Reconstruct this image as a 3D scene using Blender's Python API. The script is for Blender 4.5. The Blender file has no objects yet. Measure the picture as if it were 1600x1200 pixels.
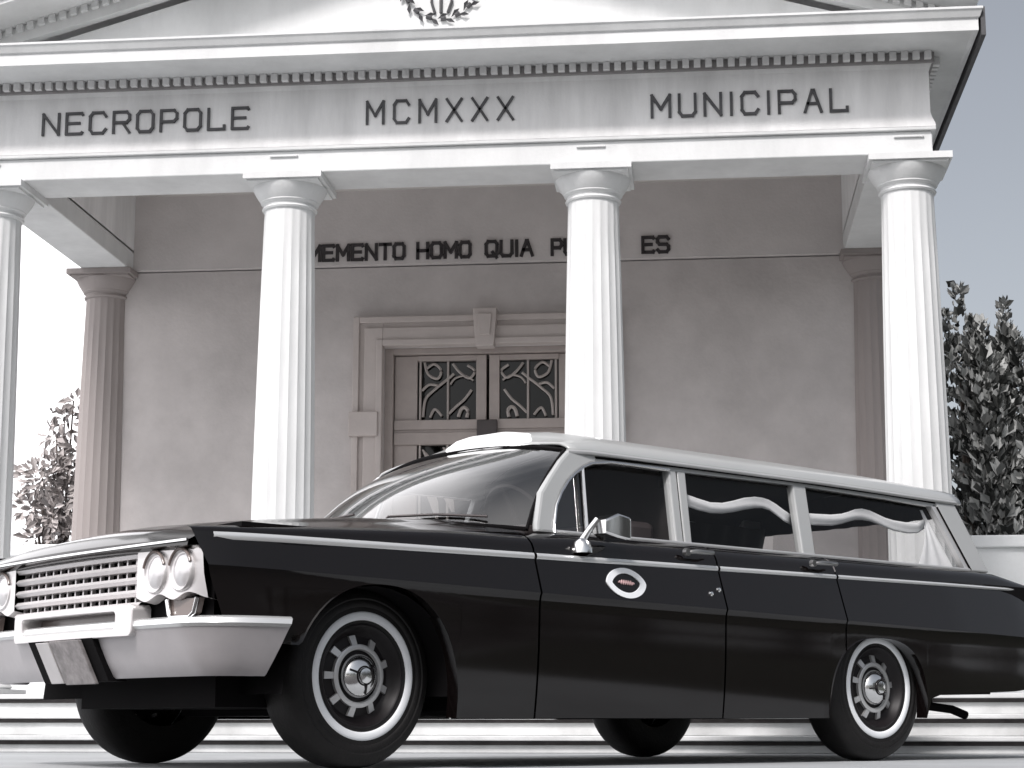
import bpy, bmesh, math, random
from math import sin, cos, pi, radians, sqrt, exp, atan2
from mathutils import Vector, Matrix
R = random.Random(7)
S = bpy.context.scene
COL = S.collection

# ------------------------------------------------------------------ camera
cd = bpy.data.cameras.new('camera'); cam = bpy.data.objects.new('camera', cd); COL.objects.link(cam)
cd.sensor_width = 36.0; cd.lens = 2850.8 / 1600 * 36.0; cd.clip_start = 0.1; cd.clip_end = 2000
PSI, PIT, ROLL = radians(-5.888), radians(10.69), radians(0.043)
cam.matrix_world = (Matrix.Translation((0.692, -12.201, 0.150)) @ Matrix.Rotation(-PSI, 4, 'Z')
                    @ Matrix.Rotation(pi / 2 + PIT, 4, 'X') @ Matrix.Rotation(ROLL, 4, 'Z'))
S.camera = cam
# ------------------------------------------------------------------ sky and sun
SUN_AZ, SUN_EL = radians(-166), radians(48)      # azimuth clockwise from +Y, bright overcast sun from front left
W = bpy.data.worlds.new('World'); S.world = W; W.use_nodes = True
nt = W.node_tree; nt.nodes.clear()
sky = nt.nodes.new('ShaderNodeTexSky'); sky.sky_type = 'NISHITA'; sky.sun_disc = False
sky.sun_elevation = SUN_EL; sky.sun_rotation = SUN_AZ
sky.air_density = 1.0; sky.dust_density = 3.0; sky.ozone_density = 1.0
hs = nt.nodes.new('ShaderNodeHueSaturation'); hs.inputs['Saturation'].default_value = 0.33
bg = nt.nodes.new('ShaderNodeBackground'); bg.inputs['Strength'].default_value = 0.056
wo = nt.nodes.new('ShaderNodeOutputWorld')
# a broad white cloud bank in the left of the sky
tcw = nt.nodes.new('ShaderNodeTexCoord'); sx = nt.nodes.new('ShaderNodeSeparateXYZ'); nz = nt.nodes.new('ShaderNodeTexNoise')
nz.inputs['Scale'].default_value = 3.5; nz.inputs['Detail'].default_value = 7; nz.inputs['Roughness'].default_value = 0.6
am = nt.nodes.new('ShaderNodeMath'); am.operation = 'MULTIPLY_ADD'; am.inputs[1].default_value = 0.22
mr = nt.nodes.new('ShaderNodeMapRange'); mr.interpolation_type = 'SMOOTHSTEP'
mr.inputs['From Min'].default_value = 0.04; mr.inputs['From Max'].default_value = -0.24; mr.inputs['To Min'].default_value = 0.0; mr.inputs['To Max'].default_value = 0.85
cm_ = nt.nodes.new('ShaderNodeMixRGB'); cm_.inputs[2].default_value = (18.5, 18.2, 18.6, 1)
nt.links.new(tcw.outputs['Generated'], sx.inputs[0]); nt.links.new(tcw.outputs['Generated'], nz.inputs['Vector'])
nt.links.new(nz.outputs['Fac'], am.inputs[0]); nt.links.new(sx.outputs[0], am.inputs[2]); nt.links.new(am.outputs[0], mr.inputs['Value'])
nt.links.new(mr.outputs[0], cm_.inputs[0]); nt.links.new(sky.outputs[0], hs.inputs['Color']); nt.links.new(hs.outputs[0], cm_.inputs[1]); nt.links.new(cm_.outputs[0], bg.inputs['Color'])
nt.links.new(bg.outputs[0], wo.inputs['Surface'])
sd = bpy.data.lights.new('sun', 'SUN'); sun = bpy.data.objects.new('sun', sd); COL.objects.link(sun)
sd.energy = 1.5; sd.angle = radians(10); sd.color = (1.0, 0.955, 0.945)
sdir = Vector((sin(SUN_AZ) * cos(SUN_EL), cos(SUN_AZ) * cos(SUN_EL), sin(SUN_EL)))
sun.rotation_euler = sdir.to_track_quat('Z', 'Y').to_euler(); sun.location = sdir * 60
S.view_settings.view_transform = 'Standard'; S.view_settings.look = 'None'
S.view_settings.gamma = 1.0; S.view_settings.use_curve_mapping = False
S.view_settings.exposure = 1.12

# ------------------------------------------------------------------ materials
def mat(name, col, rough=0.6, metal=0.0, var=0.12, scale=3.0, bump=0.0, bscale=60.0, coat=0.0, spec=0.5, stain=None, streak=0.0):
    m = bpy.data.materials.new(name); m.use_nodes = True; t = m.node_tree; b = t.nodes['Principled BSDF']
    b.inputs['Roughness'].default_value = rough; b.inputs['Metallic'].default_value = metal
    b.inputs['Specular IOR Level'].default_value = spec
    if coat: b.inputs['Coat Weight'].default_value = coat; b.inputs['Coat Roughness'].default_value = 0.06
    tc = t.nodes.new('ShaderNodeTexCoord')
    n = t.nodes.new('ShaderNodeTexNoise'); n.inputs['Scale'].default_value = scale; n.inputs['Detail'].default_value = 8
    n.inputs['Roughness'].default_value = 0.65
    mp = t.nodes.new('ShaderNodeMapping'); t.links.new(tc.outputs['Object'], mp.inputs['Vector'])
    if streak: mp.inputs['Scale'].default_value = (1, 1, streak)
    t.links.new(mp.outputs[0], n.inputs['Vector'])
    r = t.nodes.new('ShaderNodeValToRGB')
    r.color_ramp.elements[0].position = 0.28; r.color_ramp.elements[1].position = 0.72
    lo = stain or tuple(c * (1 - var) for c in col); hi = tuple(min(1, c * (1 + var * 0.6)) for c in col)
    r.color_ramp.elements[0].color = (*lo, 1); r.color_ramp.elements[1].color = (*hi, 1)
    t.links.new(n.outputs['Fac'], r.inputs['Fac']); t.links.new(r.outputs['Color'], b.inputs['Base Color'])
    if bump:
        n2 = t.nodes.new('ShaderNodeTexNoise'); n2.inputs['Scale'].default_value = bscale; n2.inputs['Detail'].default_value = 5
        t.links.new(tc.outputs['Object'], n2.inputs['Vector'])
        bp = t.nodes.new('ShaderNodeBump'); bp.inputs['Strength'].default_value = bump; bp.inputs['Distance'].default_value = 0.01
        t.links.new(n2.outputs['Fac'], bp.inputs['Height']); t.links.new(bp.outputs[0], b.inputs['Normal'])
    return m
def glass_mat(name, tint, ior=1.55, rough=0.02, mul=1.0):
    m = bpy.data.materials.new(name); m.use_nodes = True; t = m.node_tree; t.nodes.clear()
    o = t.nodes.new('ShaderNodeOutputMaterial'); mx = t.nodes.new('ShaderNodeMixShader')
    tr = t.nodes.new('ShaderNodeBsdfTransparent'); tr.inputs[0].default_value = (*tint, 1)
    gl = t.nodes.new('ShaderNodeBsdfGlossy'); gl.inputs['Roughness'].default_value = rough
    lw = t.nodes.new('ShaderNodeLayerWeight'); lw.inputs[0].default_value = 0.5      # Schlick, the same from both sides of the pane
    pw = t.nodes.new('ShaderNodeMath'); pw.operation = 'POWER'; pw.inputs[1].default_value = 5
    f0 = ((ior-1)/(ior+1))**2
    fr = t.nodes.new('ShaderNodeMath'); fr.operation = 'MULTIPLY_ADD'; fr.inputs[1].default_value = 1-f0; fr.inputs[2].default_value = f0
    t.links.new(lw.outputs['Facing'], pw.inputs[0]); t.links.new(pw.outputs[0], fr.inputs[0])
    ma = t.nodes.new('ShaderNodeMath'); ma.operation = 'MULTIPLY'; ma.inputs[1].default_value = mul; ma.use_clamp = True
    t.links.new(fr.outputs[0], ma.inputs[0]); t.links.new(ma.outputs[0], mx.inputs[0])
    t.links.new(tr.outputs[0], mx.inputs[1]); t.links.new(gl.outputs[0], mx.inputs[2]); t.links.new(mx.outputs[0], o.inputs[0])
    return m
def leaf_mat(name, dark, light, rough=0.45):
    m = bpy.data.materials.new(name); m.use_nodes = True; t = m.node_tree; b = t.nodes['Principled BSDF']
    g = t.nodes.new('ShaderNodeNewGeometry'); r = t.nodes.new('ShaderNodeValToRGB')
    r.color_ramp.elements[0].color = (*dark, 1); r.color_ramp.elements[1].color = (*light, 1)
    r.color_ramp.elements[0].position = 0.25; r.color_ramp.elements[1].position = 0.95
    t.links.new(g.outputs['Random Per Island'], r.inputs['Fac']); t.links.new(r.outputs[0], b.inputs['Base Color'])
    b.inputs['Roughness'].default_value = rough
    return m
M = {}
M['white_stone'] = mat('white_stone', (0.70, 0.71, 0.71), 0.75, var=0.16, scale=2.2, bump=0.12, bscale=45, streak=0.35)
M['frieze_stone'] = mat('frieze_stone', (0.80, 0.80, 0.80), 0.8, var=0.2, scale=4.0, bump=0.12, bscale=50, streak=0.16)
M['wall_plaster'] = mat('wall_plaster', (0.585, 0.55, 0.54), 0.85, var=0.2, scale=1.6, bump=0.25, bscale=35)
M['band_plaster'] = mat('band_plaster', (0.65, 0.615, 0.605), 0.85, var=0.12, scale=1.8, bump=0.25, bscale=40)
M['ceiling_plaster'] = mat('ceiling_plaster', (0.6, 0.57, 0.55), 0.9)
M['surround_stone'] = mat('surround_stone', (0.52, 0.47, 0.45), 0.7, var=0.1, scale=4, bump=0.1)
M['letter_dark'] = mat('letter_dark', (0.035, 0.03, 0.032), 0.6, var=0.3, scale=20)
M['letter_frieze'] = mat('letter_frieze', (0.07, 0.07, 0.075), 0.6, var=0.4, scale=12)
M['door_paint'] = mat('door_paint', (0.40, 0.35, 0.33), 0.5, var=0.1, scale=6)
M['door_dark'] = mat('door_dark', (0.22, 0.19, 0.18), 0.6)
M['iron_light'] = mat('iron_light', (0.42, 0.38, 0.36), 0.5, metal=0.2)
M['lock_dark'] = mat('lock_dark', (0.06, 0.05, 0.05), 0.5)
M['dark_room'] = mat('dark_room', (0.05, 0.042, 0.04), 0.8, var=0.4, scale=2)
M['step_stone'] = mat('step_stone', (0.62, 0.63, 0.63), 0.8, var=0.30, scale=2.0, bump=0.2, bscale=30)
M['ground'] = mat('ground', (0.36, 0.375, 0.385), 0.85, var=0.25, scale=0.8, bump=0.35, bscale=25)
M['paint'] = mat('black_paint', (0.0035, 0.0022, 0.0022), 0.09, var=0.15, scale=2, spec=0.55, bump=0.05, bscale=2.2)
M['underbody'] = mat('underbody', (0.003, 0.0025, 0.003), 0.9, spec=0.15)
M['roof_paint'] = mat('roof_paint', (0.36, 0.37, 0.37), 0.32, var=0.05, scale=2, coat=0.4)
M['frame_metal'] = mat('frame_metal', (0.62, 0.62, 0.62), 0.38, metal=0.55, var=0.08)
M['chrome'] = mat('chrome', (0.80, 0.80, 0.80), 0.16, metal=1.0, var=0.05)
M['bumper'] = mat('bumper_metal', (0.50, 0.48, 0.49), 0.40, metal=0.25, var=0.10, scale=5)
M['grille_silver'] = mat('grille_silver', (0.70, 0.68, 0.68), 0.35, metal=0.6, var=0.06)
M['trim'] = mat('bright_trim', (0.74, 0.75, 0.75), 0.25, metal=0.5, var=0.03)
M['rubber'] = mat('rubber', (0.008, 0.007, 0.007), 0.6, var=0.5, scale=15, spec=0.35, bump=0.2, bscale=80)
M['whitewall'] = mat('whitewall', (0.80, 0.82, 0.84), 0.6, var=0.05)
M['rim_black'] = mat('rim_black', (0.010, 0.008, 0.009), 0.45, spec=0.3)
M['seat'] = mat('seat_vinyl', (0.05, 0.04, 0.04), 0.6)
M['interior'] = mat('interior_dark', (0.02, 0.017, 0.016), 0.8)
M['curtain'] = mat('curtain_white', (0.82, 0.83, 0.84), 0.8, var=0.05, scale=30)
M['drape_dark'] = mat('drape_dark', (0.035, 0.03, 0.028), 0.8)
M['lens'] = mat('lamp_lens', (0.60, 0.59, 0.60), 0.18, metal=0.4, var=0.05, scale=40)
M['red_lens'] = mat('red_lens', (0.3, 0.01, 0.01), 0.15)
M['amber'] = mat('parking_lens', (0.16, 0.13, 0.12), 0.2)
M['plate'] = mat('plate_metal', (0.30, 0.28, 0.28), 0.5, metal=0.2, var=0.45, scale=22)
M['plate_light'] = mat('plate_bracket', (0.6, 0.58, 0.58), 0.45, metal=0.3)
M['scrawl'] = mat('scrawl', (0.6, 0.4, 0.4), 0.5)
M['glass'] = glass_mat('car_glass', (0.85, 0.85, 0.85), 1.4)
M['column_shade'] = mat('column_stone_shaded', (0.34, 0.305, 0.295), 0.8, var=0.1, scale=2.2, bump=0.12, bscale=45, streak=0.35)  # column stone darkened: the porch shade is put into the colour
M['asphalt'] = mat('asphalt', (0.05, 0.048, 0.048), 0.9, var=0.3, scale=3, bump=0.4, bscale=60)
M['headliner'] = mat('headliner_cloth', (0.5, 0.48, 0.47), 0.9)
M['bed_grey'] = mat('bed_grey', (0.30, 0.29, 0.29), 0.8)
M['windshield'] = glass_mat('windshield_glass', (0.75, 0.75, 0.75), 1.6, mul=4.0)
M['vent'] = glass_mat('vent_pane', (0.8, 0.8, 0.8), 1.6, mul=2.5)
M['door_glass'] = glass_mat('door_glass', (0.4, 0.37, 0.35), 1.45)
M['bark'] = mat('bark', (0.10, 0.08, 0.07), 0.9, var=0.3, scale=8)
M['leaf_dark'] = leaf_mat('leaf_dark', (0.03, 0.032, 0.03), (0.50, 0.51, 0.50), 0.7)
M['leaf_shrub'] = leaf_mat('leaf_shrub', (0.22, 0.20, 0.195), (0.58, 0.54, 0.53), 0.8)
M['leaf_far'] = leaf_mat('leaf_far', (0.02, 0.02, 0.018), (0.09, 0.09, 0.08))
M['added_lawn'] = mat('added_lawn', (0.035, 0.04, 0.03), 0.95, var=0.4, scale=6, bump=0.5)
M['roof_white'] = mat('roof_white', (0.84, 0.85, 0.85), 0.4, var=0.05)
M['step_shadow_dark'] = mat('step_shadow_dark', (0.05, 0.045, 0.045), 0.9, var=0.5, scale=9)
M['handle_metal'] = mat('handle_metal', (0.30, 0.30, 0.30), 0.3, metal=0.9)
M['wall_white'] = mat('wall_white', (0.74, 0.76, 0.77), 0.85, var=0.1, scale=2, bump=0.2, bscale=30)

# ------------------------------------------------------------------ mesh helpers
class MB:
    def __init__(s): s.v = []; s.f = []
    def add(s, vs, fs):
        o = len(s.v); s.v += [tuple(p) for p in vs]; s.f += [tuple(i + o for i in f) for f in fs]; return s
    def box(s, x0, x1, y0, y1, z0, z1):
        return s.add([(x0,y0,z0),(x1,y0,z0),(x1,y1,z0),(x0,y1,z0),(x0,y0,z1),(x1,y0,z1),(x1,y1,z1),(x0,y1,z1)],
              [(3,2,1,0),(4,5,6,7),(0,1,5,4),(1,2,6,5),(2,3,7,6),(3,0,4,7)])
    def grid(s, rows, closed=False):
        n = len(rows[0]); vs = [p for r in rows for p in r]; fs = []
        for i in range(len(rows) - 1):
            for j in range(n if closed else n - 1):
                k = (j + 1) % n
                fs.append((i*n+j, i*n+k, (i+1)*n+k, (i+1)*n+j))
        return s.add(vs, fs)
    def lathe(s, prof, n=40, axis='z', c=(0,0,0), a0=0.0):
        rows = []
        for r, h in prof:
            row = []
            for i in range(n):
                a = a0 + 2*pi*i/n
                p = (r*cos(a), r*sin(a), h) if axis == 'z' else ((r*cos(a), h, r*sin(a)) if axis == 'y' else (h, r*cos(a), r*sin(a)))
                row.append((p[0]+c[0], p[1]+c[1], p[2]+c[2]))
            rows.append(row)
        return s.grid(rows, True)
    def tube(s, path, r, n=8, cap=True):
        pts = [Vector(p) for p in path]; rows = []
        for i, p in enumerate(pts):
            d = (pts[min(i+1, len(pts)-1)] - pts[max(i-1, 0)]).normalized()
            a = d.cross(Vector((0,0,1)));
            if a.length < 0.05: a = d.cross(Vector((0,1,0)))
            a.normalize(); b = d.cross(a); rr = r[i] if isinstance(r, (list, tuple)) else r
            rows.append([tuple(p + a*(rr*cos(2*pi*k/n)) + b*(rr*sin(2*pi*k/n))) for k in range(n)])
        o = len(s.v); s.grid(rows, True)
        if cap: s.f.append(tuple(o + k for k in range(n))); s.f.append(tuple(o + (len(rows)-1)*n + k for k in reversed(range(n))))
        return s
    def bar(s, a, b, w, d, up=(0,1,0)):
        a = Vector(a); b = Vector(b); t = (b-a).normalized(); u = Vector(up); sd_ = t.cross(u).normalized()
        vs = []
        for p in (a, b):
            for sx, sy in ((-1,-1),(1,-1),(1,1),(-1,1)): vs.append(p + sd_*(sx*w/2) + u*(sy*d/2))
        return s.add(vs, [(3,2,1,0),(4,5,6,7),(0,1,5,4),(1,2,6,5),(2,3,7,6),(3,0,4,7)])
    def prism(s, poly, f0, f1):
        n = len(poly); vs = [f0(p) for p in poly] + [f1(p) for p in poly]
        fs = [tuple(range(n)), tuple(range(2*n-1, n-1, -1))] + [(i, (i+1) % n, n+(i+1) % n, n+i) for i in range(n)]
        return s.add(vs, fs)
    def build(s, name, m, parent=None, smooth=None, bevel=0, solid=0, loc=None):
        me = bpy.data.meshes.new(name); me.from_pydata(s.v, [], s.f)
        bm = bmesh.new(); bm.from_mesh(me); bmesh.ops.recalc_face_normals(bm, faces=bm.faces)
        if smooth is not None:
            for f in bm.faces: f.smooth = True
            for e in bm.edges:
                if len(e.link_faces) == 2 and e.calc_face_angle(0) > radians(smooth): e.smooth = False
        bm.to_mesh(me); bm.free()
        me.materials.append(M[m]); o = bpy.data.objects.new(name, me); COL.objects.link(o)
        if parent: o.parent = parent
        if loc: o.location = loc
        if solid:
            md = o.modifiers.new('solid', 'SOLIDIFY'); md.thickness = solid; md.offset = -1
        if bevel:
            md = o.modifiers.new('bevel', 'BEVEL'); md.width = bevel; md.segments = 2; md.limit_method = 'ANGLE'; md.angle_limit = radians(40)
        return o
def tag(o, label=None, cat=None, group=None, kind=None):
    for k, v in (('label', label), ('category', cat), ('group', group), ('kind', kind)):
        if v: o[k] = v
    return o
def empty(name, loc=(0,0,0), rz=0):
    o = bpy.data.objects.new(name, None); COL.objects.link(o); o.location = loc; o.rotation_euler = (0,0,rz); o.empty_display_size = 0.3
    return o
def lerp(t, pts):
    if t <= pts[0][0]: return pts[0][1]
    for (a, va), (b, vb) in zip(pts, pts[1:]):
        if t <= b: return va + (vb-va)*(t-a)/(b-a)
    return pts[-1][1]
def sm(t): t = max(0, min(1, t)); return t*t*(3-2*t)

# ------------------------------------------------------------------ ground
g = MB()
g.add([(-600,-600,0),(600,-600,0),(600,900,0),(-600,900,0)], [(0,1,2,3)])
tag(g.build('ground', 'ground'), kind='structure')

g = MB(); g.add([(-600,-60,.004),(600,-60,.004),(600,-5.85,.004),(-600,-5.85,.004)], [(0,1,2,3)])
tag(g.build('road', 'asphalt'), kind='structure')
g = MB(); g.add([(3.3,-5.8,.004),(60,-5.8,.004),(60,2.9,.004),(3.3,2.9,.004)], [(0,1,2,3)])  # unseen dark ground, added to darken reflections in the car's side
tag(g.build('added_lawn', 'added_lawn'), kind='structure')
# ------------------------------------------------------------------ the portico building
XC, SP = -1.0715, 2.143
B = empty('gatehouse', (XC, 0, 0))
tag(B, 'white classical gatehouse with columned porch, pediment and NECROPOLE MUNICIPAL lettering on its frieze', 'building')
def bld(mb, name, m, parent=None, **k):        # meshes are written in world space, shifted into the building's frame
    o = len(mb.v); mb.v = [(x - XC, y, z) for x, y, z in mb.v]
    return mb.build(name, m, parent or B, **k)
HALF = 1.5*SP
# steps (three risers)
st = MB()
for i, (yf, z0, z1) in enumerate(((-0.86, 0, .105), (-0.56, .105, .24), (-0.26, .24, .37))):
    st.box(XC-4.6, XC+4.45, yf, 4.2, z0, z1-0.03)
    st.box(XC-4.62, XC+4.47, yf-.05, 4.2, z1-0.03+.0005, z1)
steps = bld(st, 'steps', 'step_stone', bevel=0.006)
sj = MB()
for yf, z1 in ((-.86,.105),(-.56,.24),(-.26,.37)): sj.box(-4.6, 4.45, yf-.012, yf, z1-.056, z1-.031)  # dark strips drawn in for the shadow under each nosing
sj.build('step_shadow_strip', 'step_shadow_dark', steps)
# columns
def shaft(z0, z1, r0, r1, flutes=20):
    rows = []; nz = 14; n = flutes*6
    for i in range(nz+1):
        t = i/nz; z = z0+(z1-z0)*t
        r = r0+(r1-r0)*t + 0.008*sin(pi*t)
        fl = 0.0075*sm(min(t, 1-t)*28)
        rows.append([( (r-fl*abs(sin(flutes*pi*k/n))**0.8)*cos(2*pi*k/n), (r-fl*abs(sin(flutes*pi*k/n))**0.8)*sin(2*pi*k/n), z) for k in range(n)])
    return rows
def make_column(x, y, cm='white_stone'):
    m = MB(); m.grid(shaft(.49, 3.735, .222, .176), True)
    o = m.build('column', cm, B, smooth=40, loc=(x-XC, y, 0))
    c = MB()
    c.lathe([(.170,3.715),(.189,3.722),(.195,3.733),(.189,3.744),(.180,3.747),(.182,3.762),(.198,3.772),(.204,3.778),(.204,3.786),(.215,3.80),(.238,3.835),(.256,3.868),(.262,3.886),(.254,3.899),(.0,3.8995)], 48)
    c.box(-.252,.252,-.252,.252,3.885,3.902)
    c.box(-.276,.276,-.276,.276,3.902,3.947)
    c.build('capital', cm, o, smooth=35)
    b = MB(); b.lathe([(.0,.49),(.226,.492),(.24,.475),(.246,.46),(.24,.445),(.262,.44),(.275,.425),(.262,.41),(.0,.41)], 40)
    b.box(-.285,.285,-.285,.285,.368,.41)
    b.build('plinth', cm, o, smooth=35)
    return o
c0 = make_column(XC-HALF, 0)
def copy_tree(o, parent, loc):
    c = o.copy(); COL.objects.link(c); c.parent = parent; c.location = loc
    for ch in list(o.children):
        d = ch.copy(); COL.objects.link(d); d.parent = c
    return c
for x, y in ((-SP/2, 0), (SP/2, 0), (HALF, 0)):
    copy_tree(c0, B, (x, y, 0))
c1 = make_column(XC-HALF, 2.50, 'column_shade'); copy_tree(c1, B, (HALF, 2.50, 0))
# entablature: architrave round three sides
L, Rr = XC-HALF-.155, XC+HALF+.155
ar = MB()
ar.box(L, Rr, -.22, .22, 3.949, 4.108)
ar.box(L, L+.40, .22, 2.9, 3.949, 4.108); ar.box(Rr-.40, Rr, .22, 2.9, 3.949, 4.108)
bld(ar, 'architrave', 'white_stone', bevel=0.008)
fl = MB(); fl.box(L-.025, Rr+.025, -.245, .22, 4.108, 4.132)
fl.box(L-.025, L+.40, .22, 2.9, 4.108, 4.132); fl.box(Rr-.40, Rr+.025, .22, 2.9, 4.108, 4.132)
for x in (XC-HALF, XC-SP/2, XC+SP/2, XC+HALF): fl.box(x-.10, x+.10, -.236, -.22, 4.062, 4.075)
bld(fl, 'fillet_moulding', 'white_stone', bevel=0.005)
fr = MB()
rows = []
for z, y in ((4.132,-.245),(4.16,-.24),(4.20,-.225),(4.24,-.215),(4.55,-.215),(4.565,-.225),(4.58,-.235)):
    rows.append([(L-(-.22-y), y, z), (Rr+(-.22-y), y, z)])
fr.grid(rows)
for sx, X in ((-1, L), (1, Rr)):
    fr.grid([[(X+sx*(-.22-y), y, z), (X+sx*(-.22-y), 3.4, z)] for z, y in ((4.132,-.245),(4.16,-.24),(4.20,-.225),(4.24,-.215),(4.55,-.215),(4.565,-.225),(4.58,-.235))])
fr.box(L+.38, Rr-.38, .20, .22, 4.108, 4.64); fr.box(L+.38, L+.40, .22, 2.9, 4.108, 4.64); fr.box(Rr-.40, Rr-.38, .22, 2.9, 4.108, 4.64)
bld(fr, 'frieze', 'frieze_stone', smooth=30)
dn = MB(); n = 88; w = (Rr-L+.08)/n
for i in range(n): dn.box(L-.04+i*w, L-.04+i*w+w*.58, -.30, -.2, 4.595, 4.648)
for sx, X in ((-1, L), (1, Rr)):
    for i in range(36): dn.box(min(X, X+sx*.08), max(X, X+sx*.08), -.2+i*w+.04, -.2+i*w+.04+w*.58, 4.595, 4.648)
dd = bld(dn, 'dentil_row', 'frieze_stone'); 
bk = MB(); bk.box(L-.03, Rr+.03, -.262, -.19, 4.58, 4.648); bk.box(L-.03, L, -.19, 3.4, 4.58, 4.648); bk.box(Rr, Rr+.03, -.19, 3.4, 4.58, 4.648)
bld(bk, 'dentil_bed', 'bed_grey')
co = MB()
OV = .43
prof = ((4.650,-.20),(4.650,-.60),(4.640,-.63),(4.640,-.655),(4.72,-.655),(4.728,-.67),(4.765,-.69),(4.775,-.70),(4.79,-.70),(4.80,-.20))
def corn(X0, X1, y1, prof):
    path = lambda d: [(X0-d*.62, y1), (X0-d*.62, -.22-d), (X1+d*.62, -.22-d), (X1+d*.62, y1)]
    rows = []
    for z, y in prof:
        d = -.22-y; rows.append([(a, b, z) for a, b in path(d)])
    return rows
co.grid(corn(L, Rr, 3.45, prof))
bld(co, 'cornice', 'white_stone')
# dark edge along the drip of the right and left eaves
for sx, X in ((-1, L), (1, Rr)):
    lip = MB(); a = X+sx*.285; lip.box(min(a, a+sx*.012), max(a, a+sx*.030), -.66, 3.45, 4.605, 4.80)
    bld(lip, 'eave_dark_edge', 'letter_frieze')
# pediment
SL = .285; ZB = 4.80; XH = HALF+.155
ty = MB(); ty.prism([(XC-XH-.05, ZB), (XC+XH+.05, ZB), (XC, ZB+SL*(XH+.05))], lambda p: (p[0], -.19, p[1]), lambda p: (p[0], .1, p[1]))
bld(ty, 'tympanum', 'white_stone')
rk = MB(); rd = MB()
for s in (-1, 1):
    e = XH+.30
    def pt(d, y, dz): return (XC+s*d, y, ZB+SL*(e-d)+dz)
    for y0, y1, z0, z1 in ((-.66,-.185,.10,.16), (-.70,-.185,.161,.25), (-.26,-.185,-.02,.099)):
        q = [pt(e,y0,z0), pt(0,y0,z0), pt(0,y1,z0), pt(e,y1,z0), pt(e,y0,z1), pt(0,y0,z1), pt(0,y1,z1), pt(e,y1,z1)]
        rk.add(q, [(3,2,1,0),(4,5,6,7),(0,1,5,4),(1,2,6,5),(2,3,7,6),(3,0,4,7)])
    for i in range(42):
        d0 = .25+i*.078; q = [pt(d0,-.30,.05),pt(d0+.045,-.30,.05),pt(d0+.045,-.262,.05),pt(d0,-.262,.05),pt(d0,-.30,.098),pt(d0+.045,-.30,.098),pt(d0+.045,-.262,.098),pt(d0,-.262,.098)]
        rk.add(q, [(3,2,1,0),(4,5,6,7),(0,1,5,4),(1,2,6,5),(2,3,7,6),(3,0,4,7)])
bld(rk, 'raking_cornice', 'white_stone')
rf = MB()
for s in (-1, 1):
    e = XH+.27; zt = .255
    q = [(XC+s*e,-.70,ZB+zt),(XC,-.70,ZB+SL*e+zt),(XC,3.5,ZB+SL*e+zt),(XC+s*e,3.5,ZB+zt)]
    q += [(a,b,c+.03) for a,b,c in q]
    rf.add(q, [(3,2,1,0),(4,5,6,7),(0,1,5,4),(1,2,6,5),(2,3,7,6),(3,0,4,7)])
bld(rf, 'roof', 'frieze_stone')
wr = MB(); cx, cz = -1.05, 5.31
for i in range(34):
    a = 2*pi*i/34; r = .265
    p = Vector((cx+r*cos(a), -.20, cz+r*sin(a)))
    for s in (-1, 1):
        d = Vector((-sin(a)+s*.55*cos(a), 0, cos(a)+s*.55*sin(a))).normalized()
        if i % 2 == (s > 0): continue
        nrm = Vector((-d.z, 0, d.x))
        wr.add([p, p+d*.05+nrm*.016+Vector((0,-.02,0)), p+d*.085+Vector((0,-.012,0)), p+d*.05-nrm*.016+Vector((0,-.02,0))], [(0,1,2,3)])
for i in range(9):
    a = pi+pi*i/8; wr.tube([(cx+.265*cos(a+t*.14), -.205, cz+.265*sin(a+t*.14)) for t in range(2)], .016, 6)
for dx in (-.06, 0, .07): wr.tube([(cx+dx,-.2,5.30),(cx+dx*1.1,-.205,5.17),(cx+dx*.7,-.2,5.09)], .011, 6)
bld(wr, 'wreath', 'letter_frieze')
# back wall and band (everything behind the porch)
YB = 2.45
DX0, DX1, DZ = -1.885, -0.175, 3.255
bw = MB()
bw.box(XC-HALF+.05, DX0, YB, YB+.35, .37, 3.945); bw.box(DX1, XC+HALF-.05, YB, YB+.35, .37, 3.945); bw.box(DX0, DX1, YB, YB+.35, DZ, 3.945)
bw.box(XC-HALF-.1, XC-HALF+.05, YB+.15, YB+.35, .37, 3.945); bw.box(XC+HALF-.05, XC+HALF+.1, YB+.15, YB+.35, .37, 3.945)
bld(bw, 'back_wall', 'wall_plaster')
bd = MB(); bd.box(L+.40, Rr-.40, YB-.05, YB+.35, 3.955, 4.66)
bld(bd, 'inscription_band', 'band_plaster')
ce = MB(); ce.box(L+.40, Rr-.40, .22, YB-.05, 4.60, 4.66)
bld(ce, 'ceiling', 'ceiling_plaster')
sv = MB(); sv.box(XC-HALF+.05, XC-HALF+.25, YB+.35, 4.2, .37, 4.64); sv.box(XC+HALF-.25, XC+HALF-.05, YB+.35, 4.2, .37, 4.64); sv.box(XC-HALF+.25, XC+HALF-.25, 4.0, 4.2, .37, 4.64)
sv.box(L+.40, Rr-.40, YB+.35, 4.2, 4.64, 4.68)
bld(sv, 'rear_room', 'dark_room')
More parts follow.
